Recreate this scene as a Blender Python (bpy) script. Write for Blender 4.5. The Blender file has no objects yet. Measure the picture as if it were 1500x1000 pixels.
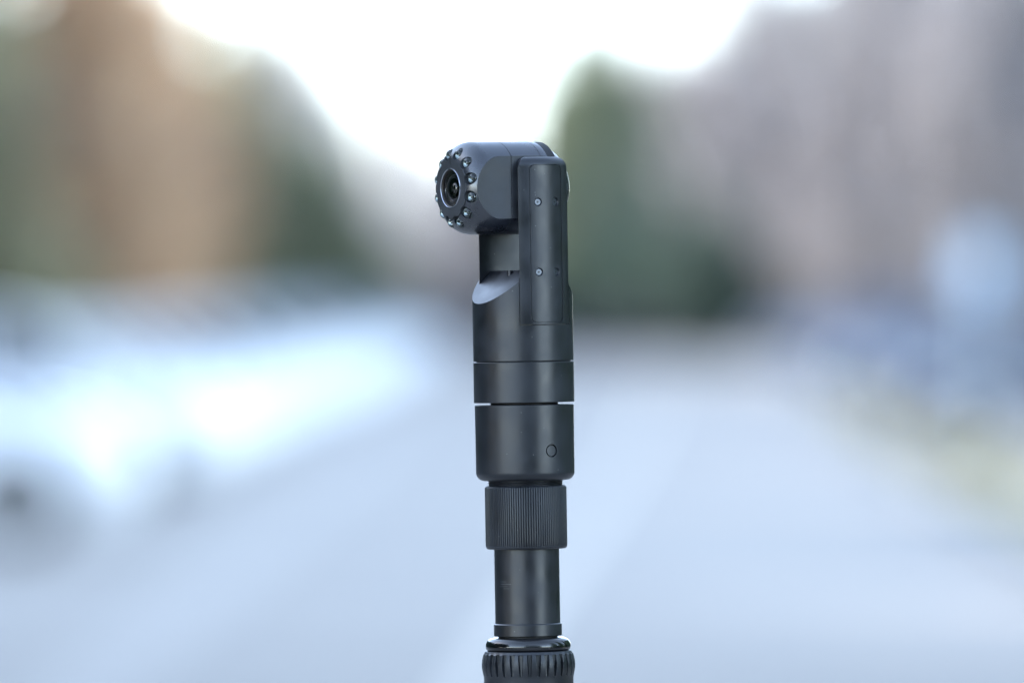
import bpy, bmesh, math, random
from math import sin, cos, pi, radians, sqrt
from mathutils import Vector, Matrix, noise
random.seed(7)
C = bpy.context.scene
COL = C.collection

# ------------------------------------------------------------------ camera, sky, sun, exposure
CAM_H = 1.5
F_PX = 12500.0                    # focal length in photograph pixels (300 mm on a 36 mm sensor)
cam_d = bpy.data.cameras.new('camera'); cam = bpy.data.objects.new('camera', cam_d); COL.objects.link(cam)
cam_d.lens = 300; cam_d.sensor_width = 36; cam_d.clip_start = .1; cam_d.clip_end = 6000
cam.location = (0, 0, CAM_H); cam.rotation_euler = (radians(90), 0, 0)
cam_d.dof.use_dof = True; cam_d.dof.focus_distance = 3.735; cam_d.dof.aperture_fstop = 6.6
C.camera = cam

SUN_EL, SUN_AZ = radians(24), radians(-76)      # azimuth from +Y (view direction) towards +X
world = bpy.data.worlds.new('World'); C.world = world; world.use_nodes = True
wn = world.node_tree.nodes; wl = world.node_tree.links; wn.clear()
sky = wn.new('ShaderNodeTexSky'); sky.sky_type = 'NISHITA'; sky.sun_disc = False
sky.sun_elevation = SUN_EL; sky.sun_rotation = SUN_AZ
sky.air_density = .6; sky.dust_density = .3; sky.ozone_density = 1.0
bg = wn.new('ShaderNodeBackground'); bg.inputs['Strength'].default_value = .15
wo = wn.new('ShaderNodeOutputWorld'); hsv = wn.new('ShaderNodeHueSaturation'); hsv.inputs['Hue'].default_value = .492; hsv.inputs['Saturation'].default_value = .75
wl.new(sky.outputs[0], hsv.inputs['Color']); wl.new(hsv.outputs[0], bg.inputs[0]); wl.new(bg.outputs[0], wo.inputs[0])
sun_d = bpy.data.lights.new('sun', 'SUN'); sun_d.energy = 2.0; sun_d.angle = radians(.6); sun_d.color = (1, .95, .88)
sun = bpy.data.objects.new('sun', sun_d); COL.objects.link(sun)
sdir = Vector((sin(SUN_AZ) * cos(SUN_EL), cos(SUN_AZ) * cos(SUN_EL), sin(SUN_EL)))
sun.rotation_euler = sdir.to_track_quat('Z', 'Y').to_euler()
C.view_settings.view_transform = 'Standard'; C.view_settings.look = 'None'
C.view_settings.exposure = 3.08; C.view_settings.gamma = 1

# ------------------------------------------------------------------ helpers
def tag(o, label=None, cat=None, group=None, kind=None):
    if label: o['label'] = label
    if cat: o['category'] = cat
    if group: o['group'] = group
    if kind: o['kind'] = kind
    return o

def empty(name, loc=(0, 0, 0), rot=(0, 0, 0)):
    o = bpy.data.objects.new(name, None); COL.objects.link(o)
    o.location = loc; o.rotation_euler = rot; o.empty_display_size = .05
    return o

def smooth(me, ang=35):
    for p in me.polygons: p.use_smooth = True
    me.set_sharp_from_angle(angle=radians(ang))

def link_bm(name, bm, mat, parent=None, scale=1.0, ang=35):
    me = bpy.data.meshes.new(name)
    if scale != 1.0: bmesh.ops.scale(bm, vec=(scale,) * 3, verts=bm.verts)
    bmesh.ops.recalc_face_normals(bm, faces=bm.faces)
    bm.to_mesh(me); bm.free()
    smooth(me, ang)
    for m in (mat if isinstance(mat, (list, tuple)) else [mat]): me.materials.append(m)
    o = bpy.data.objects.new(name, me); COL.objects.link(o)
    if parent: o.parent = parent
    return o

def lathe(prof, seg=160, bm=None, axis='Z', closed=True):
    """prof: list of (r, h). closed ends at r=0 or capped."""
    bm = bm or bmesh.new(); rings = []
    def P(r, h, a):
        if axis == 'Z': return (r * cos(a), r * sin(a), h)
        return (h, r * cos(a), r * sin(a))
    for r, h in prof:
        if r < 1e-6: rings.append([bm.verts.new(P(0, h, 0))])
        else: rings.append([bm.verts.new(P(r, h, 2 * pi * k / seg)) for k in range(seg)])
    for A, B in zip(rings[:-1], rings[1:]):
        for k in range(seg):
            j = (k + 1) % seg
            if len(A) == 1 and len(B) == 1: continue
            if len(A) == 1: bm.faces.new((A[0], B[k], B[j]))
            elif len(B) == 1: bm.faces.new((A[k], A[j], B[0]))
            else: bm.faces.new((A[k], A[j], B[j], B[k]))
    if closed:
        for R in (rings[0], rings[-1]):
            if len(R) > 1: bm.faces.new(R)
    return bm

def prism(pts, a, b, plane='XZ', bm=None):
    bm = bm or bmesh.new()
    def P(u, v, t):
        return {'XZ': (u, t, v), 'XY': (u, v, t), 'YZ': (t, u, v)}[plane]
    A = [bm.verts.new(P(u, v, a)) for u, v in pts]; B = [bm.verts.new(P(u, v, b)) for u, v in pts]
    bm.faces.new(A); bm.faces.new(B[::-1])
    n = len(pts)
    for k in range(n): bm.faces.new((A[k], B[k], B[(k + 1) % n], A[(k + 1) % n]))
    return bm

def rrect(x0, z0, x1, z1, r, seg=8):
    """rounded rectangle; r = (bl, br, tr, tl)"""
    out = []
    for (cx, cz, rr, a0) in ((x0, z0, r[0], pi), (x1, z0, r[1], 1.5 * pi), (x1, z1, r[2], 0), (x0, z1, r[3], .5 * pi)):
        sx = 1 if cx == x0 else -1; sz = 1 if cz == z0 else -1
        if rr <= 0: out.append((cx, cz)); continue
        for k in range(seg + 1):
            a = a0 + .5 * pi * k / seg
            out.append((cx + sx * rr + rr * cos(a), cz + sz * rr + rr * sin(a)))
    return out

def cyl_between(p, q, r, seg=12, bm=None, r2=None):
    bm = bm or bmesh.new(); p = Vector(p); q = Vector(q); d = (q - p).normalized()
    u = d.orthogonal().normalized(); v = d.cross(u); r2 = r if r2 is None else r2
    A = [bm.verts.new(p + (u * cos(2 * pi * k / seg) + v * sin(2 * pi * k / seg)) * r) for k in range(seg)]
    B = [bm.verts.new(q + (u * cos(2 * pi * k / seg) + v * sin(2 * pi * k / seg)) * r2) for k in range(seg)]
    bm.faces.new(A[::-1]); bm.faces.new(B)
    for k in range(seg): bm.faces.new((A[k], A[(k + 1) % seg], B[(k + 1) % seg], B[k]))
    return bm

def box(bm, x0, x1, y0, y1, z0, z1):
    return prism([(x0, z0), (x1, z0), (x1, z1), (x0, z1)], y0, y1, 'XZ', bm)

def temp(bm):
    bmesh.ops.recalc_face_normals(bm, faces=bm.faces)
    me = bpy.data.meshes.new('t'); bm.to_mesh(me); bm.free()
    o = bpy.data.objects.new('t', me); COL.objects.link(o); return o

def boolean(base, ops):
    """base bmesh, ops list of (op, bmesh) -> bmesh"""
    o = temp(base); tmp = [o]
    for op, cb in ops:
        c = temp(cb); tmp.append(c)
        m = o.modifiers.new('b', 'BOOLEAN'); m.operation = op; m.object = c; m.solver = 'EXACT'
    dg = bpy.context.evaluated_depsgraph_get()
    me = bpy.data.meshes.new_from_object(o.evaluated_get(dg))
    bm = bmesh.new(); bm.from_mesh(me); bpy.data.meshes.remove(me)
    for t in tmp:
        d = t.data; bpy.data.objects.remove(t); bpy.data.meshes.remove(d)
    return bm

# ------------------------------------------------------------------ materials
def mat(name):
    m = bpy.data.materials.new(name); m.use_nodes = True
    nt = m.node_tree; return m, nt, nt.nodes['Principled BSDF']

def simple(name, col, rough=.6, metal=0, noise_amt=.15, nscale=3.0, coat=0, spec=.5, bump=0, two=None):
    m, nt, b = mat(name); N = nt.nodes; L = nt.links
    b.inputs['Roughness'].default_value = rough; b.inputs['Metallic'].default_value = metal
    b.inputs['Coat Weight'].default_value = coat; b.inputs['Coat Roughness'].default_value = .08
    b.inputs['Specular IOR Level'].default_value = spec
    tc = N.new('ShaderNodeTexCoord'); nz = N.new('ShaderNodeTexNoise'); nz.inputs['Scale'].default_value = nscale
    nz.inputs['Detail'].default_value = 5
    L.new(tc.outputs['Object'], nz.inputs['Vector'])
    cr = N.new('ShaderNodeValToRGB'); c2 = two or tuple(c * (1 - noise_amt) for c in col)
    c1 = col if two else tuple(min(1, c * (1 + noise_amt)) for c in col)
    cr.color_ramp.elements[0].position = .3; cr.color_ramp.elements[1].position = .7
    cr.color_ramp.elements[0].color = (*c2, 1); cr.color_ramp.elements[1].color = (*c1, 1)
    L.new(nz.outputs['Fac'], cr.inputs[0]); L.new(cr.outputs[0], b.inputs['Base Color'])
    if bump:
        bp = N.new('ShaderNodeBump'); bp.inputs['Strength'].default_value = bump
        L.new(nz.outputs['Fac'], bp.inputs['Height']); L.new(bp.outputs[0], b.inputs['Normal'])
    return m

def anodized(name, base, rough, spin=True, dust=.5, coat=0.0, spec=.6, ior=1.58):
    """black anodised aluminium: turned grain along the axis, fine tooth, dust specks, rounded edges"""
    m, nt, b = mat(name); N = nt.nodes; L = nt.links
    tc = N.new('ShaderNodeTexCoord')
    mp = N.new('ShaderNodeMapping'); mp.inputs['Scale'].default_value = (260, 260, 9000) if spin else (4000, 4000, 4000)
    L.new(tc.outputs['Object'], mp.inputs['Vector'])
    g = N.new('ShaderNodeTexNoise'); g.inputs['Scale'].default_value = 1; g.inputs['Detail'].default_value = 2
    L.new(mp.outputs[0], g.inputs['Vector'])
    f = N.new('ShaderNodeTexNoise'); f.inputs['Scale'].default_value = 3500; f.inputs['Detail'].default_value = 2
    L.new(tc.outputs['Object'], f.inputs['Vector'])
    lo = N.new('ShaderNodeTexNoise'); lo.inputs['Scale'].default_value = 90; lo.inputs['Detail'].default_value = 4
    L.new(tc.outputs['Object'], lo.inputs['Vector'])
    # dust: sparse tiny voronoi dots
    vo = N.new('ShaderNodeTexVoronoi'); vo.inputs['Scale'].default_value = 420; vo.inputs['Randomness'].default_value = 1
    L.new(tc.outputs['Object'], vo.inputs['Vector'])
    lt = N.new('ShaderNodeMath'); lt.operation = 'LESS_THAN'; lt.inputs[1].default_value = .085; L.new(vo.outputs['Distance'], lt.inputs[0])
    sx = N.new('ShaderNodeSeparateColor'); L.new(vo.outputs['Color'], sx.inputs[0])
    gt = N.new('ShaderNodeMath'); gt.operation = 'GREATER_THAN'; gt.inputs[1].default_value = .9; L.new(sx.outputs[0], gt.inputs[0])
    mu = N.new('ShaderNodeMath'); mu.operation = 'MULTIPLY'; L.new(lt.outputs[0], mu.inputs[0]); L.new(gt.outputs[0], mu.inputs[1])
    md = N.new('ShaderNodeMath'); md.operation = 'MULTIPLY'; md.inputs[1].default_value = dust; L.new(mu.outputs[0], md.inputs[0])
    cr = N.new('ShaderNodeValToRGB'); cr.color_ramp.elements[0].position = .3; cr.color_ramp.elements[1].position = .72
    cr.color_ramp.elements[0].color = (base[0] * .55, base[1] * .55, base[2] * .55, 1); cr.color_ramp.elements[1].color = (base[0] * 1.6, base[1] * 1.55, base[2] * 1.5, 1)
    L.new(lo.outputs['Fac'], cr.inputs[0])
    mx = N.new('ShaderNodeMix'); mx.data_type = 'RGBA'; L.new(md.outputs[0], mx.inputs['Factor']); L.new(cr.outputs[0], mx.inputs['A'])
    mx.inputs['B'].default_value = (.3, .3, .29, 1); L.new(mx.outputs['Result'], b.inputs['Base Color'])
    rm = N.new('ShaderNodeMapRange'); rm.inputs['From Min'].default_value = .3; rm.inputs['From Max'].default_value = .7
    rm.inputs['To Min'].default_value = rough - .06; rm.inputs['To Max'].default_value = rough + .09
    L.new(lo.outputs['Fac'], rm.inputs['Value']); L.new(rm.outputs[0], b.inputs['Roughness'])
    bv = N.new('ShaderNodeBevel'); bv.samples = 4; bv.inputs['Radius'].default_value = .00016
    b1 = N.new('ShaderNodeBump'); b1.inputs['Strength'].default_value = .12; b1.inputs['Distance'].default_value = .00004
    L.new(g.outputs['Fac'], b1.inputs['Height']); L.new(bv.outputs[0], b1.inputs['Normal'])
    b2 = N.new('ShaderNodeBump'); b2.inputs['Strength'].default_value = .22; b2.inputs['Distance'].default_value = .00003
    L.new(f.outputs['Fac'], b2.inputs['Height']); L.new(b1.outputs[0], b2.inputs['Normal']); L.new(b2.outputs[0], b.inputs['Normal'])
    b.inputs['Specular IOR Level'].default_value = .5; b.inputs['IOR'].default_value = ior; b.inputs['Coat Weight'].default_value = coat; b.inputs['Coat Roughness'].default_value = .15
    return m

M_BODY = anodized('black_anodised', (.006, .0075, .011), .36)
M_HEAD = anodized('black_anodised_satin', (.004, .006, .012), .27, spin=False, dust=.15, ior=1.95)
M_PLATE = anodized('dark_grey_plate', (.020, .022, .026), .5, spin=False, dust=.0, ior=1.6)
M_FLAT = anodized('milled_flat', (.022, .025, .030), .5, spin=False, dust=.05, ior=1.5)
M_GAP = simple('recess_black', (.006, .006, .007), .6)
M_GLOSS = anodized('glossy_black_plastic', (.006, .006, .007), .14, spin=False, dust=.4, ior=1.6)
M_CLAMP = anodized('black_clamp_plastic', (.006, .0075, .011), .4, spin=False, dust=.5)
M_STEEL = simple('steel', (.11, .12, .14), .34, 1, .1, 900)
M_BEZEL = simple('polished_ring', (.62, .62, .68), .25, 1, .05, 900)
M_BARREL = simple('lens_barrel', (.024, .017, .012), .42, 0, .1, 500)
M_BARREL2 = simple('lens_barrel_ring', (.10, .10, .12), .3, .6, .1, 500)
def glassy(name, col, rough=.02, trans=1.0, ior=1.5):
    m, nt, b = mat(name)
    b.inputs['Base Color'].default_value = (*col, 1); b.inputs['Roughness'].default_value = rough
    b.inputs['Transmission Weight'].default_value = trans; b.inputs['IOR'].default_value = ior
    return m
M_LED = glassy('clear_epoxy', (.93, .97, .96), .03)
M_LENS = simple('coated_lens', (.012, .009, .008), .12, 0, .05, 100, coat=1, spec=.9)
M_LEDCUP = simple('led_cup', (.24, .27, .26), .16, .9, .1, 900)
M_LEDBASE = simple('led_socket', (.05, .06, .06), .4)

# ------------------------------------------------------------------ THE INSPECTION CAMERA (built in photo pixels of 0.3 mm)
S = .0003
PHI = radians(29.5)
dev_m = Matrix.Translation(((768 - 750) * S, 3.75, CAM_H - (600 - 500) * S)) @ Matrix.Rotation(radians(-.95), 4, 'Y') @ Matrix.Rotation(radians(.28), 4, 'X') @ Matrix.Rotation(PHI, 4, 'Z')

def dev_empty(name, z):
    o = bpy.data.objects.new(name, None); COL.objects.link(o); o.empty_display_size = .02
    o.matrix_world = dev_m @ Matrix.Translation((0, 0, z * S)); o['_z'] = z
    return o
camera_head = dev_empty('inspection_camera', -334)
tag(camera_head, 'black metal inspection camera with swivelling round lens head, screwed on top of the pole', 'camera')
del camera_head['_z']

def flats(o):
    o.data.materials.append(M_FLAT)
    for p in o.data.polygons:
        if abs(p.normal.y) > .995 and abs(p.center.y) < 51 * S: p.material_index = 1
    return o
def part(name, bm, m, parent=camera_head, ang=35):
    bmesh.ops.translate(bm, vec=(0, 0, 334), verts=bm.verts)
    o = link_bm(name, bm, m, None, S, ang)
    o.parent = parent if parent is camera_head else parent
    return o

# --- swivelling head: lens along -X, centre z = 325
ZC = 325
def head_bm(prof, seg=160):
    bm = lathe(prof, seg, axis='X')
    bmesh.ops.translate(bm, vec=(0, 0, ZC), verts=bm.verts); return bm
def pocket(yy, s):
    pts = [(-60.5, 80)] + [(100, 80), (100, -80), (-60.5, -80)]
    arc = [(-60.5 + 45.5 * cos(a), 45.5 * sin(a)) for a in [1.5 * pi - pi * k / 40 for k in range(41)]]
    pts = pts + arc
    pts = [(x, z + ZC) for x, z in pts]
    return prism(pts, s * yy, s * 120, 'XZ')
dome = []
A0 = radians(23.5)
for k in range(25):
    a = A0 + (pi / 2 - A0) * k / 24
    dome.append((32 + 36 * sin(a), -82.5 - 36 * cos(a)))
front = [(0, -92), (45.6, -92), (45.6, dome[0][1] + .3)] + dome + [(68, -44.2), (0, -44.2)]
LEDS = [radians(15 + 30 * k) for k in range(12)]
led_r = 50.8
cut = bmesh.new()
for a in LEDS:
    lathe([(0, -130), (9.0, -130), (9.0, -104.6), (0, -104.6)], 28, cut, 'X')
    vs = cut.verts[-(2 * 28 + 2):]
    bmesh.ops.translate(cut, vec=(0, led_r * cos(a), ZC + led_r * sin(a)), verts=vs)
shell = boolean(head_bm(front), [('DIFFERENCE', pocket(50.5, -1)), ('DIFFERENCE', pocket(50.5, 1)), ('DIFFERENCE', cut)])
flats(part('front_shell', shell, M_HEAD))
mid = boolean(head_bm([(0, -43.3), (68, -43.3), (68, 5.0), (0, 5.0)]), [('DIFFERENCE', pocket(50.5, -1)), ('DIFFERENCE', pocket(50.5, 1))])
flats(part('middle_shell', mid, M_HEAD))
rear = [(0, 5.8), (68, 5.8)] + [(68 * cos(a), 6 + 66 * sin(a)) for a in [pi / 2 * k / 24 for k in range(1, 24)]] + [(0, 72)]
rs = boolean(head_bm(rear), [('DIFFERENCE', pocket(50.5, -1)), ('DIFFERENCE', pocket(50.5, 1))])
flats(part('rear_shell', rs, M_HEAD))
core = boolean(head_bm([(0, -60), (67, -60), (67, 30), (0, 30)], 96), [('DIFFERENCE', pocket(49.7, -1)), ('DIFFERENCE', pocket(49.7, 1))])
part('head_core', core, M_GAP)
# pivot discs between head and arms
for s in (-1, 1):
    part('pivot_disc', cyl_between((0, s * 50.7, ZC), (0, s * 54.4, ZC), 30, 48), M_GAP)

# face plate with scallops
cut = bmesh.new()
for a in LEDS:
    lathe([(0, -130), (9.0, -130), (9.0, -90), (0, -90)], 28, cut, 'X')
    bmesh.ops.translate(cut, vec=(0, led_r * cos(a), ZC + led_r * sin(a)), verts=cut.verts[-(2 * 28 + 2):])
ctr = head_bm([(0, -130), (29.6, -130), (29.6, -90), (0, -90)], 96)
notch = bmesh.new(); box(notch, -130, -116.2, -1.2, 1.2, ZC + 34, ZC + 50)
plate = boolean(head_bm([(0, -98), (45.3, -98), (45.3, -116.8), (44.8, -117.3), (0, -117.3)]), [('DIFFERENCE', cut), ('DIFFERENCE', ctr), ('DIFFERENCE', notch)])
part('face_plate', plate, M_PLATE)
# lens
lens_ring = head_bm([(27.6, -94), (29.4, -94), (29.4, -117.6), (28.9, -118.6), (28.1, -118.6), (27.6, -117.8)], 96)
bmesh.ops.delete(lens_ring, geom=[f for f in lens_ring.faces if len(f.verts) > 4], context='FACES')
lr = part('lens_bezel', lens_ring, M_BEZEL)
def ringpart(name, prof, m, seg=72):
    bm = lathe(prof, seg, axis='X', closed=False); bmesh.ops.translate(bm, vec=(0, 0, ZC), verts=bm.verts)
    return part(name, bm, m)
ringpart('lens_barrel', [(27.6, -116.5), (26.2, -115.6), (25.4, -109), (24.6, -108.7), (23.8, -104), (22.8, -103.6), (21.8, -100.5), (19.0, -100), (18.5, -97), (0, -96)], M_BARREL)
ringpart('lens_retainer', [(19.2, -99.9), (18.6, -103.5), (17.4, -104.6), (15.2, -104.3), (14.2, -102.5), (13.4, -99.8)], M_BARREL2)
ringpart('lens_glass', [(14.0, -100.2), (13, -102.2), (11, -104.2), (8, -105.8), (4, -106.8), (0, -107.1)], M_LENS)
ringpart('front_glass', [(26.6, -114.4), (20, -115.6), (12, -116.4), (5, -116.8), (0, -116.9), (0, -116.4), (5, -116.3), (12, -115.9), (20, -115.1), (26.6, -113.9)],
         glassy('thin_front_glass', (.93, .9, .86), .01, 1, 1.35))
# LEDs
def led_parts(a):
    off = Vector((random.uniform(-.7, .7), led_r * cos(a) + random.uniform(-.35, .35), ZC + led_r * sin(a) + random.uniform(-.35, .35)))
    bm = lathe([(0, -104.4), (8.0, -104.8), (8.0, -108.6)] + [(8.0 * cos(t), -108.6 - 6.3 * sin(t)) for t in [pi / 2 * k / 8 for k in range(1, 8)]] + [(0, -114.9)], 28, axis='X')
    bmesh.ops.translate(bm, vec=off, verts=bm.verts)
    l = part('led', bm, M_LED)
    bm = lathe([(0, -104.9), (4.2, -105.1), (6.4, -109.4), (5.9, -109.5), (2.6, -107), (0, -106.8)], 20, axis='X')
    bmesh.ops.translate(bm, vec=off, verts=bm.verts)
    part('led_reflector', bm, M_LEDCUP, l)
    t_ = random.uniform(0, pi); c_ = off + Vector((0, 1.6 * cos(t_), 1.6 * sin(t_)))
    part('led_chip', cyl_between(c_ + Vector((-104.9, 0, 0)), c_ + Vector((-110.2, 0, 0)), 1.9, 6), M_LEDBASE, l)
    bm = lathe([(8.15, -106.5), (8.75, -106.5), (8.75, -104.7), (8.15, -104.7), (8.15, -106.5)], 24, axis='X')
    bmesh.ops.translate(bm, vec=off, verts=bm.verts)
    part('led_socket', bm, M_LEDBASE, l)
for a in LEDS: led_parts(a)

# --- fork arms
XA, XB = -39.5, 44.5
def arm_solid():
    prof = [(0, 124.8), (73.5, 124.8), (73.5, 355)]
    for k in range(1, 13):
        t = pi / 2 * k / 12
        prof.append((57 + 16.5 * cos(t) ** .9, 355 + 14.2 * sin(t)))
    prof.append((0, 369.2))
    return lathe(prof, 256)
def arm(s):
    pr = prism(rrect(XA - (3 if s > 0 else 0), 120, XB, 369.6, (0, 0, 20, 20), 14), s * (52.0 if s > 0 else 54.2), s * 95, 'XZ')
    e = (sin(PHI), cos(PHI)); x0, y0 = (XA + .1, -61.6) if s < 0 else (XA - 3, 51.9)
    side = prism([(x0 - 40 * e[0], y0 - 40 * e[1]), (x0 + 60 * e[0], y0 + 60 * e[1]), (x0 - 80, y0 + 60 * e[1]), (x0 - 80, y0 - 40 * e[1])], 90, 400, 'XY')
    bm = boolean(arm_solid(), [('INTERSECT', pr), ('DIFFERENCE', side),
        ('DIFFERENCE', boolean(lathe([(70.5, 100), (90, 100), (90, 400), (70.5, 400), (70.5, 100)], 256, closed=False),
                               [('INTERSECT', prism(rrect(-24.6, 127.4, 29.6, 357.4, (8, 8, 8, 8)), s * 40, s * 95, 'XZ'))]))])
    return part('fork_arm', bm, M_BODY)
def scr_dir(x, s): return Vector((x / 73.2, s * sqrt(1 - (x / 73.2) ** 2), 0))
def cover(s, arm_o):
    pr = prism(rrect(-23.8, 128.2, 28.8, 356.6, (7.4, 7.4, 7.4, 7.4)), s * 40, s * 95, 'XZ')
    holes = []
    pos = [(x, z) for x in (-12, 18) for z in (303, 201)]
    cutb = bmesh.new()
    for x, z in pos:
        d = scr_dir(x, s); o = Vector((0, 0, z))
        cyl_between(o + d * 60, o + d * 71.6, 4.6, 28, cutb); 
    cut2 = bmesh.new()
    for x, z in pos:
        d = scr_dir(x, s); o = Vector((0, 0, z))
        cyl_between(o + d * 70.6, o + d * 74.4, 4.5, 28, cut2, 7.0)
    tube = lathe([(69.5, 100), (73.1, 100), (73.1, 400), (69.5, 400), (69.5, 100)], 256, closed=False)
    bm = boolean(tube, [('INTERSECT', pr), ('DIFFERENCE', cutb), ('DIFFERENCE', cut2)])
    c = part('cover_panel', bm, M_BODY)
    for x, z in pos:
        d = scr_dir(x, s); o = Vector((0, 0, z))
        b1 = cyl_between(o + d * 66, o + d * 70.9, 4.4, 28); u = Vector((0, 0, 1)); v = d.cross(u)
        hexa = cyl_between(o + d * 68.6, o + d * 76, 1.7, 6)
        b1 = boolean(b1, [('DIFFERENCE', hexa)])
        part('screw', b1, M_STEEL, c)
    return c
a1 = arm(-1); cover(-1, a1); a2 = arm(1); cover(1, a2)

# --- yoke body with sloped shoulders and slots for the arms
yb = lathe([(0, 71.6), (73.0, 71.6), (73.5, 72.1), (73.5, 204), (0, 204)], 256)
wl_ = prism([(-95, 156 - .94 * 21.5), (-22.4, 204), (-22.4, 280), (-95, 280)], -95, 95, 'XZ')
wr_ = prism([(95, 156 - .94 * 21.5), (22.4, 204), (22.4, 280), (95, 280)], -95, 95, 'XZ')
ev = (sin(PHI), cos(PHI))
def slot(x0, y0, s):
    f = lambda y: x0 - .9 + (y - y0) / ev[1] * ev[0]
    return prism([(f(s * 95), s * 95), (f(s * 51), s * 51), (XB + 1, s * 51), (XB + 1, s * 95)], 123.7, 280, 'XY')
sl = slot(XA + .1, -61.6, -1)
sr = slot(XA - 3, 51.9, 1)
yb = boolean(yb, [('DIFFERENCE', wl_), ('DIFFERENCE', wr_), ('DIFFERENCE', sl), ('DIFFERENCE', sr)])
part('yoke_body', yb, M_BODY)
sc = cyl_between((-27, -12, 195), (-27, -12, 204), 4.2, 24)
sc = boolean(sc, [('DIFFERENCE', cyl_between((-27, -12, 201), (-27, -12, 210), 2.2, 6))])
part('set_screw', sc, simple('blackened_steel', (.05, .05, .055), .35, .8, .1, 900))
part('upper_spindle', cyl_between((0, 0, 69), (0, 0, 74), 69, 128), M_GAP)
part('swivel_ring', lathe([(0, 11), (73.0, 11), (73.6, 11.8), (73.6, 69.6), (73.1, 70.2), (0, 70.2)], 200), M_BODY)
part('lower_spindle', cyl_between((0, 0, 5), (0, 0, 12), 49.5, 96), M_GAP)
# base housing with push button
hp = [(0, 7.8), (71.8, 7.8), (72.6, 7.0), (72.2, -60)]
hp += [(60 + 12.2 * cos(t), -91 - 12 * sin(t)) for t in [pi / 2 * k / 14 for k in range(15)]] + [(0, -103)]
bdir = Vector((sin(radians(3.2)), -cos(radians(3.2)), 0)); o60 = Vector((0, 0, -59.5))
hb = boolean(lathe(hp, 256), [('DIFFERENCE', cyl_between(o60 + bdir * 66, o60 + bdir * 80, 9.5, 40))])
hb_o = part('base_housing', hb, M_BODY)
bt = boolean(cyl_between(o60 + bdir * 64, o60 + bdir * 80, 7.7, 40), [('INTERSECT', lathe([(0, -80), (71.3, -80), (71.3, -40), (0, -40)], 200))])
part('push_button', bt, M_BODY)
# threaded neck
th = [(0, -101), (55.5, -101)]
for k in range(3): th += [(55.5, -103.6 - 2.4 * k), (53.6, -104.4 - 2.4 * k), (53.6, -104.9 - 2.4 * k), (55.0, -105.6 - 2.4 * k)]
th += [(50, -112), (0, -112)]
part('threaded_neck', lathe(th, 128), M_BODY)
# knurled nut
NR = 104
bm = bmesh.new()
lev = [(-110.6, 54.0, 0), (-110.6, 57.2, 0), (-111.2, 57.8, .35), (-112.6, 59.3, 1.4), (-114, 59.9, 1.8), (-190, 59.9, 1.8), (-198.5, 59.8, 1.7), (-199.4, 59.5, 0), (-201.3, 58.9, 0), (-203, 57.0, 0), (-203.2, 47, 0)]
rings = []
for z, r, d in lev:
    ring = []
    for k in range(NR * 4):
        ph = k % 4; rr = r - d * (0, .12, 1, .12)[ph]
        a = 2 * pi * k / (NR * 4); ring.append(bm.verts.new((rr * cos(a), rr * sin(a), z)))
    rings.append(ring)
n = NR * 4
for A, B in zip(rings[:-1], rings[1:]):
    for k in range(n): bm.faces.new((A[k], A[(k + 1) % n], B[(k + 1) % n], B[k]))
bm.faces.new(rings[0]); bm.faces.new(rings[-1])
part('knurled_nut', bm, M_CLAMP, ang=25)
part('connector_tube', lathe([(0, -202), (47.6, -202), (47.6, -312.6), (0, -312.6)], 200), anodized('tube_anodised', (.006, .007, .010), .36, dust=.2))
part('end_ring', lathe([(0, -312), (48.2, -312), (49.8, -313.6), (49.8, -329.8), (49.2, -330.4), (0, -330.4)], 200), M_BODY)
part('tube_plug', cyl_between((0, 0, -330), (0, 0, -334.5), 43.5, 96), M_GAP)
# worn scratches on the tube
M_SCR = simple('worn_aluminium', (.10, .105, .11), .5, 0, .3, 2000)
sb = bmesh.new()
for (px, y, w, t) in ((737, 850, 9, .25), (741, 853.5, 15, .35), (738, 857, 12, .2), (742, 860, 8, .3)):
    X = px - 768 - (y - 600) * .0166; z = 600 - y
    for k in range(12):
        a0 = math.asin((X - w / 2 + w * k / 12) / 47.7); a1_ = math.asin((X - w / 2 + w * (k + 1) / 12) / 47.7)
        vs = []
        for aa, zz in ((a0, -t), (a1_, -t), (a1_, t), (a0, t)):
            aa -= PHI
            vs.append(sb.verts.new((47.66 * sin(aa), -47.66 * cos(aa), z + zz)))
        sb.faces.new(vs)
part('scratch_marks', sb, M_SCR)

# ------------------------------------------------------------------ the pole under it
pole = bpy.data.objects.new('extension_pole', None); COL.objects.link(pole)
PB = -(CAM_H - 100 * S) / S / cos(radians(.95)) + .0   # ground level in px
pole.matrix_world = dev_m @ Matrix.Translation((0, 0, PB * S))
tag(pole, 'black extension pole with glossy cap and ribbed clamp nut holding up the camera', 'pole')
def ppart(name, bm, m, ang=35):
    bmesh.ops.translate(bm, vec=(0, 0, -PB), verts=bm.verts)
    return link_bm(name, bm, m, pole, S, ang)
cap = [(0, -334.6), (45, -334.6), (46, -333.6), (50, -333.0), (54, -333.6), (57.5, -335.4), (60.2, -338.2), (61.8, -341.6), (62.3, -344.6), (62.2, -348), (61.2, -350.6), (58.5, -352.2), (0, -352.2)]
ppart('glossy_cap', lathe(cap, 200), M_GLOSS, 60)
NF = 32; seg = 24
prof = [(-352, 50), (-352.2, 62.0), (-352.9, 63.2), (-356.6, 65.0), (-357.2, 65.8), (-361, 67.0), (-366, 68.0), (-372, 68.5), (-378, 68.2), (-383, 67.3), (-387.6, 66.3), (-388.4, 66.1), (-390.5, 65.8), (-391.2, 65.6), (-470, 65.2), (-474, 62), (-474, 40)]
bm = bmesh.new(); rings = []
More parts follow.
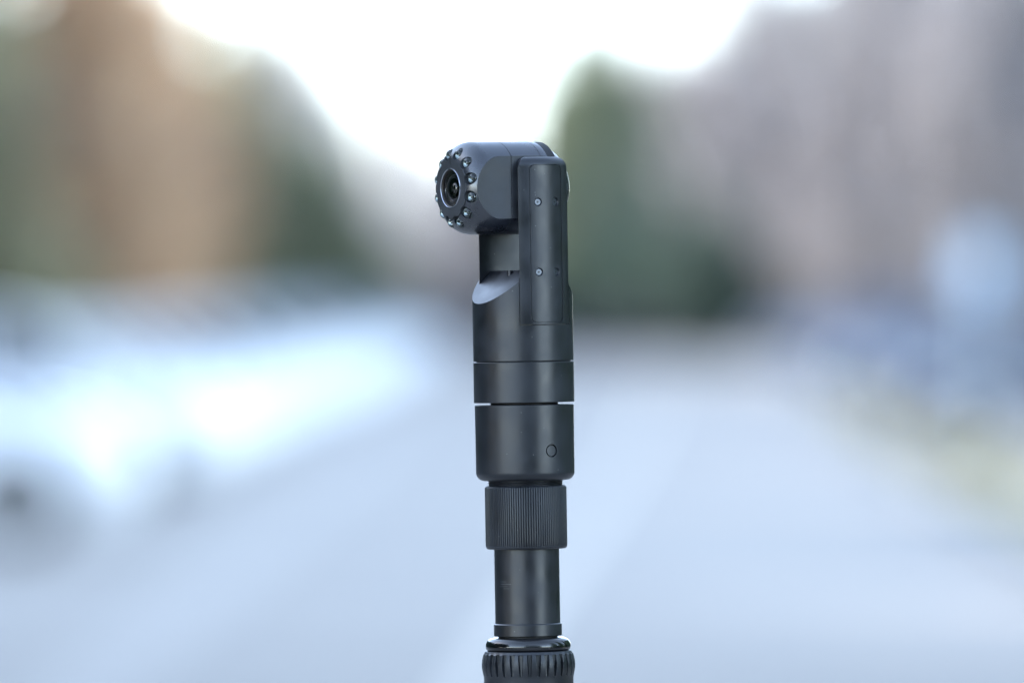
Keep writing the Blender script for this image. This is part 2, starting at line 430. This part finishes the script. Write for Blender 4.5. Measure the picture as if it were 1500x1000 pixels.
for z, r in prof:
    ring = []
    for k in range(NF * seg):
        u = (k % seg) / seg; e = min(1, max(0, (.29 - .15 * max(0, min(1, (-358 - z) / 30)) - abs(u - .5)) / .06)); 
        e = 0.5 - .5 * cos(pi * e)
        floor = 63.0 + (0 if z > -366 else (-366 - z) * .03)
        rr = r
        if -388.2 < z < -357: rr = r + (min(r, floor) - r) * e
        a = 2 * pi * k / (NF * seg); ring.append(bm.verts.new((rr * cos(a), rr * sin(a), z)))
    rings.append(ring)
n = NF * seg
for A, B in zip(rings[:-1], rings[1:]):
    for k in range(n): bm.faces.new((A[k], A[(k + 1) % n], B[(k + 1) % n], B[k]))
bm.faces.new(rings[0]); bm.faces.new(rings[-1])
ppart('ribbed_clamp_nut', bm, M_CLAMP, 30)
ppart('pole_tube', lathe([(0, -473), (50, -473), (50, -2400), (55, -2402), (55, -2500), (58, -2502), (58, PB + 60), (0, PB + 60)], 64), M_BODY)
ppart('rubber_foot', lathe([(0, PB + 62), (60, PB + 62), (66, PB + 50), (70, PB), (0, PB)], 48), M_GAP)

# ------------------------------------------------------------------ ground
def gz(y):
    t = min(1, max(0, (y - 90) / 190)); return 1.15 * t * t * (3 - 2 * t)
M_GRASS = simple('grass_ground', (.24, .225, .20), .95, 0, .3, .6, two=(.31, .295, .27), bump=.3)
M_ROAD = simple('pale_asphalt', (.36, .325, .285), .85, 0, .11, .3, bump=.1, spec=.3)
M_GUT = simple('concrete_gutter', (.41, .37, .325), .85, 0, .08, 2)
M_PAINT = simple('worn_road_paint', (.64, .57, .47), .7, 0, .1, 6)
M_KERB = simple('kerb_concrete', (.36, .36, .35), .85, 0, .1, 4)
YS = [-60, -20, 0, 20, 40, 60, 80] + [90 + 10 * k for k in range(20)] + [300, 400, 700, 1500, 3500]
def sheet(name, xl, xr, m, dz, y0=-60, y1=3500, nx=1, label=None):
    bm = bmesh.new(); ys = [y0] + [y for y in YS if y0 < y < y1] + [y1]; rows = []
    for y in ys:
        a, b = xl(y), xr(y)
        rows.append([bm.verts.new((a + (b - a) * k / nx, y, gz(y) + dz)) for k in range(nx + 1)])
    for A, B in zip(rows[:-1], rows[1:]):
        for k in range(nx): bm.faces.new((A[k], A[k + 1], B[k + 1], B[k]))
    o = link_bm(name, bm, m); o['kind'] = 'structure'; return o
sheet('ground', lambda y: -2500, lambda y: 2500, M_GRASS, 0, nx=4)
edge_r = lambda y: 2.35 + .0206 * y
sheet('road', lambda y: -14, edge_r, M_ROAD, .004, y1=262)
sheet('gutter', lambda y: -2.0 - .001 * y, lambda y: -1.55 - .001 * y, M_GUT, .008, y1=200)
sheet('painted_line', lambda y: -1.0 + .0228 * y - .07, lambda y: -1.0 + .0228 * y + .07, M_PAINT, .009, y0=10, y1=170)
bm = bmesh.new(); rows = []
for y in [-60] + [y for y in YS if -60 < y < 262] + [262]:
    e = edge_r(y); g = gz(y)
    rows.append([bm.verts.new(p) for p in ((e, y, g - .05), (e, y, g + .10), (e + .02, y, g + .12), (e + .15, y, g + .12), (e + .15, y, g - .05))])
for A, B in zip(rows[:-1], rows[1:]):
    for k in range(4): bm.faces.new((A[k], A[k + 1], B[k + 1], B[k]))
tag(link_bm('kerb', bm, M_KERB), kind='structure')
# side bay for the cars on the right
sheet('parking_bay', lambda y: edge_r(y) + .9, lambda y: edge_r(y) + 12, M_ROAD, .006, y0=114, y1=235)

def wpos(px, py, Z):
    """real point that stands Z metres away in the direction of a photo pixel"""
    return Vector(((px - 750) / F_PX * Z, Z, CAM_H - (py - 500) / F_PX * Z))

# ------------------------------------------------------------------ cars
def paint(name, col, metal=0.0):
    return simple(name, col, .3, metal, .03, 2, coat=1)
P_WHITE = paint('white_paint', (.76, .77, .78)); P_SILV = paint('silver_paint', (.62, .65, .70), .4)
P_BLUE = paint('blue_paint', (.05, .07, .13), .2); P_GREY = paint('slate_paint', (.05, .06, .085), .2); P_MID = paint('grey_blue_paint', (.13, .15, .19), .3); P_DARK = paint('navy_paint', (.04, .06, .14), .2)
M_CGLASS = simple('car_glass', (.05, .055, .065), .08, 0, .05, 1, coat=1)
M_TYRE = simple('tyre', (.02, .02, .02), .8); M_RIM = simple('alloy_rim', (.5, .5, .52), .3, 1)
M_TRIM = simple('dark_trim', (.03, .03, .03), .6); M_LAMP = simple('head_lamp', (.75, .78, .8), .12, .3, .05, 20, coat=1)
M_TAIL = simple('tail_lamp', (.35, .02, .02), .2, 0, .05, 20, coat=1); M_NUMB = simple('plate_white', (.7, .7, .65), .5)

def loft(stations, bm=None):
    bm = bm or bmesh.new(); rings = []
    for x, pts in stations:
        rings.append([bm.verts.new((x, y, z)) for y, z in pts])
    n = len(rings[0])
    for A, B in zip(rings[:-1], rings[1:]):
        for k in range(n): bm.faces.new((A[k], A[(k + 1) % n], B[(k + 1) % n], B[k]))
    bm.faces.new(rings[0]); bm.faces.new(rings[-1][::-1]); return bm
def sect(w, zb, zs, zt):
    h = [(w - .10, zb), (w - .02, zb + .10), (w, zb + .3 * (zs - zb)), (w - .005, zs - .12), (w - .05, zs), (w - .16, (zs + zt) / 2 + .02), (w * .5, zt)]
    return h + [(-y, z) for y, z in h[::-1]]
def make_car(name, paint_m, tall=1.0, group=None):
    root = empty(name)
    st = [(-2.22, .70, .48, .78, .80), (-2.20, .80, .36, .92, .94), (-2.05, .88, .26, 1.0, 1.02), (-1.3, .91, .22, 1.02, 1.05), (-.2, .92, .20, 1.0, 1.03), (.75, .92, .20, .98, 1.03),
          (1.15, .91, .22, .94, 1.02), (1.7, .89, .24, .88, .96), (2.08, .85, .28, .80, .87), (2.24, .76, .34, .70, .76), (2.29, .62, .42, .62, .66)]
    body = loft([(x, sect(w, zb, zs * tall, zt * tall)) for x, w, zb, zs, zt in st])
    ca = bmesh.new()
    for x in (-1.38, 1.40): cyl_between((x, -1.2, .35), (x, 1.2, .35), .40, 28, ca)
    body = boolean(body, [('DIFFERENCE', ca)])
    bo = link_bm('body', body, paint_m, root, ang=40)
    # cabin: glass house and painted roof
    R = 1.66 * tall
    gs = [(-2.02, .70, 1.02 * tall, 1.08 * tall), (-1.78, .62, 1.02 * tall, R - .10), (-1.2, .62, 1.02 * tall, R - .03), (-.3, .62, 1.0 * tall, R - .02), (.30, .60, 1.0 * tall, R - .09), (1.12, .66, .99 * tall, 1.05 * tall)]
    cab = loft([(x, [(.80, zb - .04), (.78, zb + .02), (wt + .03, zt - .05), (wt - .06, zt), (-wt + .06, zt), (-wt - .03, zt - .05), (-.78, zb + .02), (-.80, zb - .04)]) for x, wt, zb, zt in gs])
    link_bm('window_glass', cab, M_CGLASS, root, ang=40)
    roof = loft([(x, [(wt + .02, zt - .02), (wt, zt + .035), (-wt, zt + .035), (-wt - .02, zt - .02)]) for x, wt, zt in ((-1.86, .60, R - .16), (-1.7, .62, R - .07), (-1.2, .62, R - .025), (-.3, .62, R - .015), (.22, .60, R - .06), (.36, .58, R - .11))])
    link_bm('roof', roof, paint_m, root, ang=50)
    for s in (-1, 1):
        for (x0, z0, x1, z1) in ((.33, R - .09, 1.12, 1.03 * tall), (-.25, R - .04, -.15, 1.01 * tall), (-1.75, R - .10, -2.0, 1.06 * tall)):
            link_bm('pillar', cyl_between((x0, s * .655, z0), (x1, s * .80, z1), .045, 8), paint_m, root)
        mr = bmesh.new(); box(mr, .72, .86, *sorted((s * .93, s * 1.10)), 1.04 * tall, 1.17 * tall)
        link_bm('mirror', mr, paint_m, root)
        hl = bmesh.new(); box(hl, 2.02, 2.20, *sorted((s * .52, s * .83)), .64 * tall, .77 * tall)
        link_bm('headlight', hl, M_LAMP, root)
        tl = bmesh.new(); box(tl, -2.235, -2.1, *sorted((s * .60, s * .82)), .78 * tall, .92 * tall)
        link_bm('tail_light', tl, M_TAIL, root)
        si = bmesh.new(); box(si, -.95, .98, *sorted((s * .84, s * .925)), .20, .27); link_bm('sill', si, M_TRIM, root)
        for x in (-1.38, 1.40):
            t = lathe([(.20, -.10), (.33, -.11), (.345, -.07), (.345, .07), (.33, .11), (.20, .10), (.20, -.10)], 28, closed=False)
            bmesh.ops.rotate(t, matrix=Matrix.Rotation(pi / 2, 3, 'X'), verts=t.verts)
            bmesh.ops.translate(t, vec=(x, s * .80, .345), verts=t.verts)
            ty = link_bm('wheel', t, M_TYRE, root)
            r_ = cyl_between((x, s * .74, .345), (x, s * .895, .345), .205, 20)
            for k in range(5):
                a = 2 * pi * k / 5; cyl_between((x, s * .90, .345), (x + .19 * cos(a), s * .90, .345 + .19 * sin(a)), .025, 6, r_)
            link_bm('rim', r_, M_RIM, ty)
    gr = bmesh.new(); box(gr, 2.20, 2.30, -.48, .48, .42, .60); link_bm('grille', gr, M_TRIM, root)
    npb = bmesh.new(); box(npb, 2.298, 2.315, -.25, .25, .45, .56); link_bm('number_plate', npb, M_NUMB, root)
    return root
def copy_tree(o, parent=None, pm=None):
    c = o.copy(); COL.objects.link(c); c.parent = parent
    if pm and c.type == 'MESH' and c.data.materials and c.data.materials[0].name.endswith('_paint'):
        key = o.data.name + pm.name
        if key not in CACHE:
            d = o.data.copy(); d.materials[0] = pm; CACHE[key] = d
        c.data = CACHE[key]
    for ch in [x for x in o.children]: copy_tree(ch, c, pm)
    return c
CACHE = {}
proto = make_car('parked_car', P_WHITE)
XF = -2.72     # where the noses line up
left = [(62.5, P_WHITE, 1.03, 'white car parked nearest in the left row, front wheel at the photo edge'),
        (82, P_WHITE, 1.05, 'white car second in the left row, dark shadow under its front wheel'),
        (91, P_WHITE, 1.03, 'white car third in the left row, tucked right behind the second one'),
        (101, P_WHITE, 1.0, 'white car fourth in the left row, at the left end of the brightest glare'),
        (112, P_WHITE, .98, 'lowest white car, fifth in the left row, inside the brightest glare'),
        (125, P_WHITE, 1.0, 'white car sixth in the left row, at the middle of the glare'),
        (140, P_WHITE, 1.0, 'white car seventh in the left row, at the right end of the glare'),
        (157, P_WHITE, 1.0, 'white car eighth in the left row, just past the glare'),
        (176, P_WHITE, 0.98, 'white car third from the far end of the left row'),
        (198, P_SILV, 1.0, 'silver car second from the far end of the left row'),
        (222, P_MID, 1.0, 'grey blue car at the far end of the left row beside the pole'),]
first = True
for i, (Z, pm, sc_, lab) in enumerate(left):
    o = proto if i == 0 else copy_tree(proto, None, pm)
    if i == 0:
        for ch in proto.children:
            if ch.data.materials[0] is P_WHITE: ch.data.materials[0] = P_WHITE
    o.location = (XF + max(0, Z - 120) * .0125 - 2.3 + random.uniform(-.06, .06), Z, gz(Z) + .004); o.rotation_euler = (0, 0, radians(random.uniform(-2, 2)))
    o.scale = (1, 1, sc_)
    tag(o, lab, 'car', 'cars parked in the left row')
right = [(121, 8.0, P_GREY, 'dark slate car standing nearest of all on the right, its nose beside the verge'),
         (141, 8.35, P_GREY, 'slate blue car parked second nearest on the right behind the verge'),
         (158, 8.3, P_MID, 'grey blue car parked on the right between slate blue and navy cars'),
         (176, 8.25, P_DARK, 'navy car parked on the right behind the grey blue car'),
         (196, 8.3, P_GREY, 'slate blue car parked second from the far end on the right'),
         (214, 8.3, P_BLUE, 'blue car parked farthest on the right near the bare trees')]
for Z, X, pm, lab in right:
    o = copy_tree(proto, None, pm); o.location = (X, Z, gz(Z) + .006); o.rotation_euler = (0, 0, pi + radians(random.uniform(-3, 3))); o.scale = (1, 1, 1.15 if Z < 180 else 1.02)
    tag(o, lab, 'car', 'cars parked on the right')

# ------------------------------------------------------------------ sign on its post
Zs = 112
sg = empty('road_sign', (wpos(1438, 500, Zs).x, Zs, gz(Zs) + .0))
tag(sg, 'small pale blue sign on a grey steel post standing on the right verge', 'sign')
M_POST = simple('galvanised', (.50, .54, .58), .4, .5, .1, 8)
link_bm('post', cyl_between((0, 0, -.1), (0, 0, 2.76), .05, 16), M_POST, sg)
bm = prism(rrect(-.25, 2.12, .25, 2.74, (.04,) * 4), -.075, -.055, 'XZ'); link_bm('sign_plate', bm, simple('sign_face', (.50, .64, .78), .35, 0, .05, 3), sg)
bm = bmesh.new(); box(bm, -.07, .07, -.055, .055, 2.25, 2.29); box(bm, -.07, .07, -.055, .055, 2.52, 2.56); link_bm('bracket', bm, M_POST, sg)

bo_ = empty('bollard', (wpos(1327, 500, 128).x, 128, gz(128)))
tag(bo_, 'dark blue post standing on the verge left of the pale sign', 'bollard')
link_bm('post', cyl_between((0, 0, -.1), (0, 0, 1.25), .09, 20), P_DARK, bo_)
link_bm('cap', lathe([(0, 1.25), (.11, 1.25), (.11, 1.30), (.06, 1.36), (0, 1.37)], 20), P_DARK, bo_)
# ------------------------------------------------------------------ trees and hedges
def leafmat(name, c1, c2, trans=.35):
    m, nt, b = mat(name); N = nt.nodes; L = nt.links
    g = N.new('ShaderNodeNewGeometry'); cr = N.new('ShaderNodeValToRGB')
    cr.color_ramp.elements[0].color = (*c1, 1); cr.color_ramp.elements[1].color = (*c2, 1)
    L.new(g.outputs['Random Per Island'], cr.inputs[0]); L.new(cr.outputs[0], b.inputs['Base Color'])
    b.inputs['Roughness'].default_value = .7; b.inputs['Specular IOR Level'].default_value = .2
    tr = N.new('ShaderNodeBsdfTranslucent'); L.new(cr.outputs[0], tr.inputs[0])
    mx = N.new('ShaderNodeMixShader'); mx.inputs[0].default_value = trans
    out = N['Material Output']; L.new(b.outputs[0], mx.inputs[1]); L.new(tr.outputs[0], mx.inputs[2]); L.new(mx.outputs[0], out.inputs[0])
    return m
LM = {'tan': leafmat('tan_leaves', (.52, .35, .21), (.70, .51, .34), .5),
      'olive': leafmat('olive_leaves', (.30, .28, .17), (.46, .43, .28), .5),
      'green': leafmat('green_leaves', (.055, .085, .070), (.105, .145, .115), .3),
      'midgreen': leafmat('mid_green_leaves', (.12, .145, .09), (.22, .245, .16), .4),
      'conifer': leafmat('conifer_needles', (.025, .06, .04), (.06, .11, .07), .15),
      'bare': leafmat('bare_twigs', (.225, .21, .215), (.34, .32, .32), .2),
      'pale': leafmat('pale_twigs', (.46, .44, .43), (.62, .59, .57), .25)}
LM['brush'] = leafmat('brush_twigs', (.065, .06, .065), (.13, .115, .12), .1)
M_BARK = simple('bark', (.12, .09, .07), .9, 0, .3, 4, bump=.4)

def crown_mesh(kind, seed, dens=1.0):
    """unit crown: fits |x|,|y|<1, 0<z<1 (scaled per tree)"""
    rnd = random.Random(seed); vs = []; fs = []
    def quad(c, s, l=None, d=None):
        l = l or s
        d = d or Vector((rnd.gauss(0, 1), rnd.gauss(0, 1), rnd.gauss(0, 1))).normalized()
        u = d.orthogonal().normalized(); u = Matrix.Rotation(rnd.uniform(0, 6.28), 3, d) @ u; v = d.cross(u)
        n = len(vs); a = u * s; b = v * l
        vs.extend([c - a - b * .2, c - b, c + a - b * .2, c + b]); fs.append((n, n + 1, n + 2, n + 3))
    if kind == 'conifer':
        for k in range(int(4200 * dens)):
            z = rnd.random() ** 1.25; a = rnd.uniform(0, 2 * pi)
            tier = .82 + .18 * abs(sin(z * 34)); R = (1 - z) ** .8 * tier * (.85 + .15 * sin(a * 5 + z * 9)) + .03
            r = R * sqrt(rnd.uniform(.2, 1)); quad(Vector((r * cos(a), r * sin(a), z - .08 * r)), rnd.uniform(.03, .06), rnd.uniform(.035, .07))
    else:
        ncl = 130
        for k in range(ncl):
            while True:
                p = Vector((rnd.uniform(-1, 1), rnd.uniform(-1, 1), rnd.uniform(-1, 1)))
                if .15 < p.length < .95: break
            z = .5 + p.z * .5; w = (.62 + .38 * sin(min(1, z * 1.25) * pi)) ; p = Vector((p.x * w * .86, p.y * w * .86, z * .94 + .02))
            R = rnd.uniform(.12, .24)
            for j in range(int(34 * dens)):
                q = Vector((rnd.gauss(0, 1), rnd.gauss(0, 1), rnd.gauss(0, .8))) * R * .5
                if kind in ('bare', 'pale'):
                    d = Vector((rnd.gauss(0, .6), rnd.gauss(0, .6), rnd.gauss(0, .3)))
                    quad(p + q, rnd.uniform(.012, .026), rnd.uniform(.07, .15), d.normalized())
                else: quad(p + q, rnd.uniform(.03, .055))
    me = bpy.data.meshes.new('crown'); me.from_pydata([tuple(v) for v in vs], [], fs); me.materials.append(LM[kind]); me.update()
    return me
def trunk_mesh(seed, kind):
    rnd = random.Random(seed); bm = bmesh.new()
    p = Vector((0, 0, 0)); r = .030
    pts = [p]
    for k in range(7): pts.append(Vector((rnd.gauss(0, .02), rnd.gauss(0, .02), (k + 1) * (.13 if kind != 'conifer' else .139))))
    for k in range(7): cyl_between(pts[k], pts[k + 1], r * (1 - k / 8), 8, bm, r * (1 - (k + 1) / 8))
    if kind != 'conifer':
        for k in range(26):
            b = pts[rnd.randint(2, 6)]; a = rnd.uniform(0, 2 * pi); L = rnd.uniform(.25, .6)
            e = b + Vector((cos(a) * L, sin(a) * L, L * rnd.uniform(.15, .6))); m_ = (b + e) / 2 + Vector((0, 0, .03))
            cyl_between(b, m_, .009, 6, bm, .006); cyl_between(m_, e, .006, 5, bm, .002)
            for j in range(4):
                f = e + Vector((rnd.gauss(0, .12), rnd.gauss(0, .12), rnd.uniform(0, .14))); cyl_between(m_ + (e - m_) * rnd.random(), f, .003, 4, bm, .001)
    me = bpy.data.meshes.new('trunk'); bm.to_mesh(me); bm.free(); me.materials.append(M_BARK); return me
CM = {k: [crown_mesh(k, 10 + i, {'brush': .75, 'bare': .62, 'pale': .34, 'tan': .6, 'olive': .75}.get(k, 1)) for i in range(2)] for k in LM}
TM = {k: trunk_mesh(50, k) for k in ('conifer', 'broad')}
def tree(kind, px, top, hw, Z, label, zb=.04, group='trees behind the car park'):
    """px, top, hw: where the photo shows it; sizes in metres follow from its distance"""
    x = (px - 750) / F_PX * Z; g = gz(Z) if Z < 280 else 1.15
    H = CAM_H + (500 - top) / F_PX * Z - g; W = hw / F_PX * Z
    nm = {'conifer': 'conifer_tree', 'bare': 'bare_tree', 'brush': 'bare_tree', 'pale': 'bare_tree'}.get(kind, 'leafy_tree')
    t = empty(nm, (x, Z, g), (0, 0, random.uniform(0, 6.28)))
    c = bpy.data.objects.new('crown', random.choice(CM[kind])); COL.objects.link(c); c.parent = t
    c.location = (0, 0, H * zb); c.scale = (W, W, H * (1 - zb))
    k = bpy.data.objects.new('trunk', TM['conifer' if kind == 'conifer' else 'broad']); COL.objects.link(k); k.parent = t
    k.scale = (H * .6, H * .6, H * .98)
    tag(t, label, 'tree', group)
T = [('olive', -90, -150, 190, 175, 'olive tree at the left edge, tallest beyond the silver car'),
     ('tan', 120, -230, 200, 190, 'tan leaved tall tree left of the orange brown one'),
     ('tan', 250, -60, 130, 205, 'orange brown tree standing between tan and olive trees'),
     ('olive', 50, 300, 110, 165, 'low olive green tree in front of the tan trees at the left'),
     ('tan', 195, 140, 75, 170, 'small tan tree in front of the orange brown tree'),
     ('olive', 345, 30, 95, 225, 'yellowish olive tree on the sky side of the tan trees'),
     ('midgreen', 385, 120, 105, 215, 'dark green tree left of the pale bare trees'),
     ('midgreen', 440, 250, 100, 220, 'tallest mid green tree behind the middle of the left row of cars'),
     ('midgreen', 510, 340, 80, 230, 'low green tree right of the tallest mid green one at the left'),
     ('pale', 470, 70, 150, 300, 'pale bare tree against the white sky, left of the camera'),
     ('pale', 600, 150, 130, 330, 'pale bare tree just left of the camera head'),
     ('pale', 405, -20, 120, 290, 'sparse pale tree filling the sky beside the tan trees'),
     ('midgreen', 470, 190, 110, 219, 'green tree sloping down towards the centre from the left'),
     ('midgreen', 545, 320, 80, 233, 'lowest green tree at the centre end of the left group'),
     ('bare', 715, 200, 110, 296, 'grey bare tree seen just below the camera head'),
     ('midgreen', 800, 110, 70, 270, 'narrow green tree directly behind the camera arm'),
     ('pale', 1090, -90, 140, 300, 'sparse pale tree on the sky side of the right bare trees'),
     ('pale', 930, 40, 110, 300, 'thin pale tree above the soft green trees at the sky gap'),
     ('brush', 1530, 200, 120, 215, 'dark leafless tree at the right edge of the photo'),
     ('olive', 0, 140, 110, 172, 'mid height olive tree at the left edge of the photo'),
     ('bare', 700, 340, 80, 290, 'grey bare tree hidden mostly behind the camera arm'),
     ('pale', 640, 330, 80, 300, 'small grey bare tree behind the camera, low on the skyline'),
     ('midgreen', 868, 10, 125, 262, 'tall soft green tree rising just right of the camera head'),
     ('green', 940, 120, 115, 268, 'soft green tree merging into the grey bare trees on the right'),
     ('green', 900, 240, 90, 255, 'broad lower green tree right of the tall soft green one'),
     ('green', 960, 230, 125, 250, 'low dark teal tree in front of the grey bare trees'),
     ('green', 1045, 290, 120, 226, 'dark green bushy tree at the end of the road beside the low teal tree'),
     ('pale', 980, 50, 120, 285, 'thin pale bare tree at the right edge of the sky gap'),
     ('bare', 1020, 60, 120, 270, 'mauve grey bare tree nearest the sky gap on the right'),
     ('bare', 1130, -60, 160, 240, 'tall mauve grey bare tree right of the sky gap'),
     ('bare', 1290, -200, 190, 220, 'tallest grey bare tree above the parked blue cars'),
     ('bare', 1470, -220, 200, 200, 'brownish bare tree behind the pale blue sign at the right edge'),
     ('brush', 1240, 300, 150, 232, 'dark grey leafless thicket tree behind the navy and slate blue cars'),
     ('brush', 1420, 360, 130, 222, 'dark grey leafless thicket tree right of the road sign foot'),
     ('bare', 1200, 250, 130, 235, 'low mauve bare tree behind the slate blue cars'),
     ('bare', 1400, 200, 150, 226, 'low grey bare tree behind the road sign')]
for a in T: tree(*a)
kinds = ['green', 'conifer', 'conifer', 'green']
for i in range(34):
    y = -2 + 6 * i; k_ = kinds[(i * 7 + i // 3) % 4]; h_ = random.uniform(12.5, 13.5); x = -18 + random.uniform(-.7, .7)
    t = empty({'conifer': 'conifer_tree'}.get(k_, 'leafy_tree'), (x, y, gz(y)), (0, 0, random.uniform(0, 6.28)))
    c = bpy.data.objects.new('crown', CM[k_][i % 2]); COL.objects.link(c); c.parent = t; c.location = (0, 0, .6); c.scale = (7, 7, h_)
    k = bpy.data.objects.new('trunk', TM['conifer' if k_ == 'conifer' else 'broad']); COL.objects.link(k); k.parent = t; k.scale = (h_ * .6, h_ * .6, h_)
    tag(t, 'tree in the belt left of the parked cars that shades the road, outside the picture', 'tree', 'tree belt left of the car park')
for i in range(9):
    y = 203 + 9 * i; t = empty('leafy_tree', (-23, y, gz(y)), (0, 0, i)); h_ = 13
    c = bpy.data.objects.new('crown', CM['green'][i % 2]); COL.objects.link(c); c.parent = t; c.location = (0, 0, .6); c.scale = (7, 7, h_)
    k = bpy.data.objects.new('trunk', TM['broad']); COL.objects.link(k); k.parent = t; k.scale = (h_ * .6, h_ * .6, h_)
    tag(t, 'tree in the belt left of the parked cars that shades the road, outside the picture', 'tree', 'tree belt left of the car park')
for i, (x, y, h_) in enumerate([(9.5 + random.uniform(-.5, .5), 1.5 + 4.6 * j, random.uniform(8.5, 11)) for j in range(9)] + [(-1 + 4 * j, -15 + random.uniform(-1, 1), random.uniform(10.5, 12)) for j in range(4)]):
    t = empty('conifer_tree', (x, y, 0), (0, 0, i * 2.0))
    c = bpy.data.objects.new('crown', CM['conifer'][i % 2]); COL.objects.link(c); c.parent = t; c.location = (0, 0, .8); c.scale = (3.1, 3.1, h_)
    k = bpy.data.objects.new('trunk', TM['conifer']); COL.objects.link(k); k.parent = t; k.scale = (h_ * .6, h_ * .6, h_)
    tag(t, 'dark conifer standing beside or behind the viewpoint, outside the picture, mirrored in the metal', 'tree', 'conifers around the viewpoint')
def hedge(px0, px1, top, Z, kind, label, seed):
    rnd = random.Random(seed); x0 = (px0 - 750) / F_PX * Z; x1 = (px1 - 750) / F_PX * Z; g = gz(Z); H = CAM_H + (500 - top) / F_PX * Z - g
    vs = []; fs = []
    L_ = x1 - x0; n = int(L_ * H * 1.6 * 55)
    for k in range(n):
        c = Vector((rnd.uniform(0, L_), rnd.uniform(-.8, .8), H * rnd.random() ** .8 * (.85 + .15 * noise.noise(Vector((k * .001, 0, 0))))))
        d = Vector((rnd.gauss(0, 1), rnd.gauss(0, 1), rnd.gauss(0, 1))).normalized(); u = d.orthogonal().normalized() * rnd.uniform(.1, .2); v = d.cross(u)
        m = len(vs); vs.extend([c - u, c - v, c + u, c + v]); fs.append((m, m + 1, m + 2, m + 3))
    me = bpy.data.meshes.new('hedge'); me.from_pydata([tuple(v) for v in vs], [], fs); me.materials.append(LM[kind])
    o = bpy.data.objects.new('hedge', me); COL.objects.link(o); o.location = (x0, Z, g)
    tag(o, label, 'hedge', 'hedges closing off the car park')
hedge(-60, 560, 420, 236, 'midgreen', 'dark green hedge behind the left row of cars', 1)
hedge(520, 760, 440, 250, 'brush', 'greyish brown hedge behind the camera', 2)
hedge(760, 1150, 405, 244, 'conifer', 'dark hedge across the end of the road', 3)
hedge(770, 1150, 465, 236, 'brush', 'low dark brown thicket along the far end of the road', 5)
hedge(1100, 1620, 430, 238, 'brush', 'brown grey hedge behind the parked blue cars', 4)
# yellow fallen leaves and tufts on the verge
rnd = random.Random(5); vs = []; fs = []
for k in range(2500):
    y = 45 + 130 * rnd.random() ** 1.3; x = edge_r(y) + .18 + abs(rnd.gauss(0, .9)); c = Vector((x, y, gz(y) + .02 + rnd.random() * .05))
    u = Vector((rnd.gauss(0, 1), rnd.gauss(0, 1), rnd.gauss(0, .5))).normalized() * .05; v = Vector((-u.y, u.x, rnd.gauss(0, .03)))
    m = len(vs); vs.extend([c - u, c - v, c + u, c + v]); fs.append((m, m + 1, m + 2, m + 3))
me = bpy.data.meshes.new('leaf_litter'); me.from_pydata([tuple(v) for v in vs], [], fs); me.materials.append(leafmat('yellow_litter', (.46, .38, .18), (.55, .48, .30)))
o = bpy.data.objects.new('leaf_litter', me); COL.objects.link(o); tag(o, 'yellow fallen leaves scattered over the right verge', 'fallen leaves', kind='stuff')
def shrub(px, Z, r, kind, label, seed):
    rnd = random.Random(seed); vs = []; fs = []
    for k in range(900):
        d = Vector((rnd.gauss(0, 1), rnd.gauss(0, 1), abs(rnd.gauss(0, 1)))).normalized(); c = d * r * rnd.random() ** .4
        w = Vector((rnd.gauss(0, 1), rnd.gauss(0, 1), rnd.gauss(0, 1))).normalized(); u = w.orthogonal().normalized() * .05; v = w.cross(u)
        m = len(vs); vs.extend([c - u, c - v, c + u, c + v]); fs.append((m, m + 1, m + 2, m + 3))
    me = bpy.data.meshes.new('foliage'); me.from_pydata([tuple(v) for v in vs], [], fs); me.materials.append(kind)
    o = bpy.data.objects.new('shrub', me); COL.objects.link(o); o.location = ((px - 750) / F_PX * Z, Z, gz(Z))
    tag(o, label, 'shrub', 'shrubs on the right verge')
YL = leafmat('yellow_shrub', (.50, .42, .20), (.64, .54, .30))
shrub(1425, 94, .42, YL, 'yellow shrub low at the right edge of the photo', 1)
shrub(1275, 125, .28, YL, 'tiny yellow shrub at the kerb before the slate blue car', 2)
